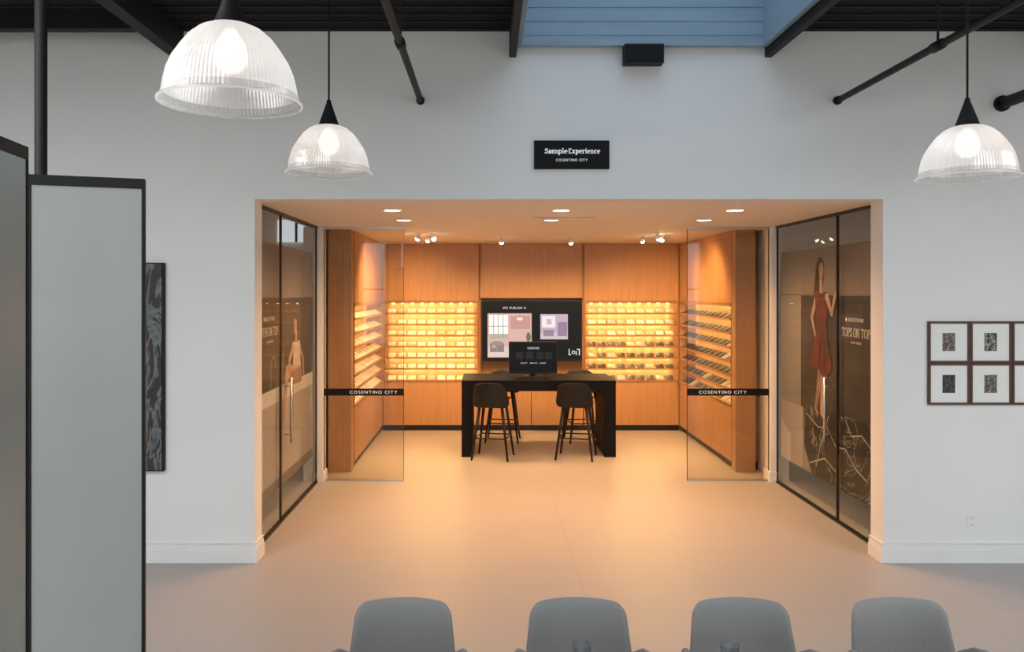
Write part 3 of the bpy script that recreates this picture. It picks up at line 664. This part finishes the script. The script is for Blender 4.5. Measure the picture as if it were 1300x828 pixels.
M_fr=mat('walnut_frame',(.085,.035,.02),.4,var=.2,scale=20); M_mat=mat('mat_board',(.82,.82,.80),.8)
ph=[veinmat('photo_a',(.30,.25,.2),(.03,.03,.03),14,.5,.1),veinmat('photo_b',(.04,.04,.035),(.5,.48,.42),12,.5,.04),veinmat('photo_c',(.02,.02,.02),(.15,.15,.15),20,.5,.03)]
zt=H-(408-370)*.00629
for r in range(2):
    for c in range(3):
        x0=3.51+c*.3335; z1=zt-r*.333; w_=.331
        e=empty('picture_frame',(x0+w_/2,YW,z1-w_/2)); tag(e,'square walnut frame with white mat and small dark photograph','picture','grid of framed photographs')
        m=MB(); t=.017
        m.box(x0,x0+w_,YW-.025,YW-.001,z1-t,z1,M_fr).box(x0,x0+w_,YW-.025,YW-.001,z1-w_,z1-w_+t,M_fr).box(x0,x0+t,YW-.025,YW-.001,z1-w_+t,z1-t,M_fr).box(x0+w_-t,x0+w_,YW-.025,YW-.001,z1-w_+t,z1-t,M_fr)
        m.obj('frame',e,.002)
        box('mat_board',x0+t,x0+w_-t,YW-.012,YW-.001,z1-w_+t,z1-t,M_mat,e)
        cx=x0+w_/2; cz=z1-w_/2
        box('photograph',cx-.050,cx+.050,YW-.014,YW-.012,cz-.072,cz+.072,ph[(c+r*2)%3],e)
e=empty('wall_outlet',(3.862,YW,.326)); tag(e,'white duplex electrical outlet low on the wall','outlet')
box('cover_plate',3.825,3.899,YW-.007,YW,.268,.384,M_plastic,e,.002)
for z in (.30,.352):
    MB().box(3.845,3.879,YW-.009,YW-.007,z-.016,z+.016,M_trim).box(3.853,3.856,YW-.0095,YW-.009,z-.006,z+.008,M_black).box(3.868,3.871,YW-.0095,YW-.009,z-.006,z+.008,M_black).obj('socket',e)
e=empty('marble_wall_panel',(-2.9,YW,1.56)); tag(e,'tall black and grey veined marble panel hung on the wall','artwork')
x0,x1=-3.35,-2.57
MB().box(x0,x1,YW-.045,YW,.735,2.39,M_blackm).obj('backing',e,.003)
box('stone_face',x0+.01,x1-.012,YW-.052,YW-.045,.745,2.38,veinmat('black_marble',(.018,.020,.020),(.17,.19,.185),2.6,.35,.06,dist=1.2,stretch=(3,3,1),rot=.5),e)

M_slab=mat('slab_pale',(.345,.36,.345),.30,var=.025,scale=3,spec=.5); M_slab2=mat('slab_bluegrey',(.26,.34,.345),.32,var=.04,scale=3,spec=.5)
def slab(p,q,ht,th,mt,label):
    p=Vector((p[0],p[1],0)); q=Vector((q[0],q[1],0)); L=(q-p).length; ang=math.atan2(q.y-p.y,q.x-p.x)
    e=empty('slab_display_panel'); tag(e,label,'display panel')
    box('stone_slab',.012,L-.012,.0,th,.03,ht-.04,mt,e)
    MB().box(0,L,-.004,th+.004,ht-.04,ht,M_blackm).box(0,.012,-.004,th+.004,0,ht-.04,M_blackm).box(L-.010,L,-.004,th+.004,0,ht-.04,M_blackm).box(.012,L-.010,-.004,th+.004,0,.03,M_blackm).obj('frame',e,.002)
    e.location=p; e.rotation_euler=(0,0,ang)
slab((-1.752,3.0),(-1.362,3.13),2.61,.045,M_slab,'tall pale grey stone slab in a black metal frame')
slab((-1.36,1.95),(-1.425,2.44),2.61,.045,M_slab2,'tall blue-grey stone slab in a black metal frame')
e=MB().cyl((-1.86,3.28,0),(-1.86,3.28,HT),.024,.024,M_blackm,20).cyl((-1.86,3.28,0),(-1.86,3.28,.012),.07,.07,M_blackm,20).obj('support_pole'); tag(e,'black steel pole rising behind the stone slabs','pole')

# ------------------------------------------------------------------ dining table, chairs, glasses
e=empty('dining_table',(.85,2.35,0)); tag(e,'long dark dining table with drinking glasses on it','table')
M_tt=mat('table_dark',(.06,.05,.045),.35,var=.2,scale=3,stretch=(1,10,10))
box('tabletop',-.75,2.45,1.75,2.98,.72,.76,M_tt,e,.006)
for x in (-.6,2.22):
    for y in (1.85,2.8): MB().box(x,x+.08,y,y+.08,0,.72,M_tt).obj('leg',e,.004)
def chair():
    e=empty('dining_chair')
    def bf(x,y,t):
        k=(y+.19)/.38
        return (x*(1-.05*k), .06*k-1.6*x*x-t, .580+y+.02*x*x*k)
    MB().pillow(rrect(.238,.19,.055,8,taper=-.07),.055,bf,M_fabric).obj('backrest',e)
    MB().pillow(rrect(.235,.23,.07),.085,lambda x,y,t:(x,-.25+y,.445+t),M_fabric).obj('seat',e)
    for s in (1,-1):
        MB().tube([(s*.215,-.05,.52),(s*.245,-.09,.57),(s*.268,-.14,.605),(s*.278,-.2,.62),(s*.278,-.32,.615),(s*.27,-.38,.59),(s*.255,-.39,.53),(s*.235,-.38,.45)],.02,M_fabric,12).obj('armrest',e)
    for sx in (1,-1):
        for y,by in ((-.42,-.46),(-.08,.0)):
            MB().cyl((sx*.19,y,.42),(sx*.225,by,0),.018,.012,M_blackm,12).obj('leg',e)
    return e
ch=chair(); tag(ch,'grey upholstered armchair with rounded back at the dining table','chair','chairs along the dining table')
for x,a in ((.402,0),(1.125,-1),(1.83,2)):
    clone(ch,(x,3.53,0),(0,0,math.radians(a)))
ch.location=(-.375,3.53,0)
def glass(x,y):
    prof=[(.001,.0),(.026,.0),(.028,.004),(.035,.147),(.0345,.15),(.0335,.147),(.0265,.012),(.001,.010)]
    o=MB().lathe(prof,(x,y,.76),M_tumbler,48).obj('drinking_glass',origin=(x,y,.76)); tag(o,'clear straight drinking glass standing on the dining table','glass','glasses on the dining table')
glass(.335,2.8); glass(.86,2.8)

# ------------------------------------------------------------------ lights / world / camera
light('hall_fill_light','AREA',(-3.4,1.0,4.15),260,(.96,.985,1),3,4)  # pair of added fill lamps to lighten the hall, no fittings there
light('hall_fill_light','AREA',(5.2,1.0,4.15),260,(.96,.985,1),3,4)
light('side_room_fill_light','AREA',(-4.2,9.5,4.1),25,(1,.85,.7),1,1)  # pair of added warm fills so the side rooms are not dark
light('side_room_fill_light','AREA',(5.6,9.5,4.1),25,(1,.85,.7),1,1)
W=bpy.data.worlds.new('World'); S.world=W; W.use_nodes=True; nt=W.node_tree; bg=nt.nodes['Background']
tc=nt.nodes.new('ShaderNodeTexCoord'); sp=nt.nodes.new('ShaderNodeSeparateXYZ'); cr=nt.nodes.new('ShaderNodeValToRGB')
cr.color_ramp.elements[0].position=.45; cr.color_ramp.elements[0].color=(.48,.49,.47,1); cr.color_ramp.elements[1].position=.62; cr.color_ramp.elements[1].color=(.81,.93,1,1)
ma=nt.nodes.new('ShaderNodeMath'); ma.operation='MULTIPLY_ADD'; ma.inputs[1].default_value=.5; ma.inputs[2].default_value=.5
nt.links.new(tc.outputs['Generated'],sp.inputs[0]); nt.links.new(sp.outputs['Z'],ma.inputs[0]); nt.links.new(ma.outputs[0],cr.inputs[0]); nt.links.new(cr.outputs[0],bg.inputs[0])
bg.inputs[1].default_value=4.5
cam=bpy.data.cameras.new('camera'); co=bpy.data.objects.new('camera',cam); COL.objects.link(co)
co.location=(0,0,H); co.rotation_euler=(math.radians(90),0,0); cam.sensor_width=36; cam.lens=36*1000/1300
cam.shift_x=31/1300; cam.shift_y=-44/1300; cam.clip_start=.05
S.camera=co
S.view_settings.view_transform='Standard'
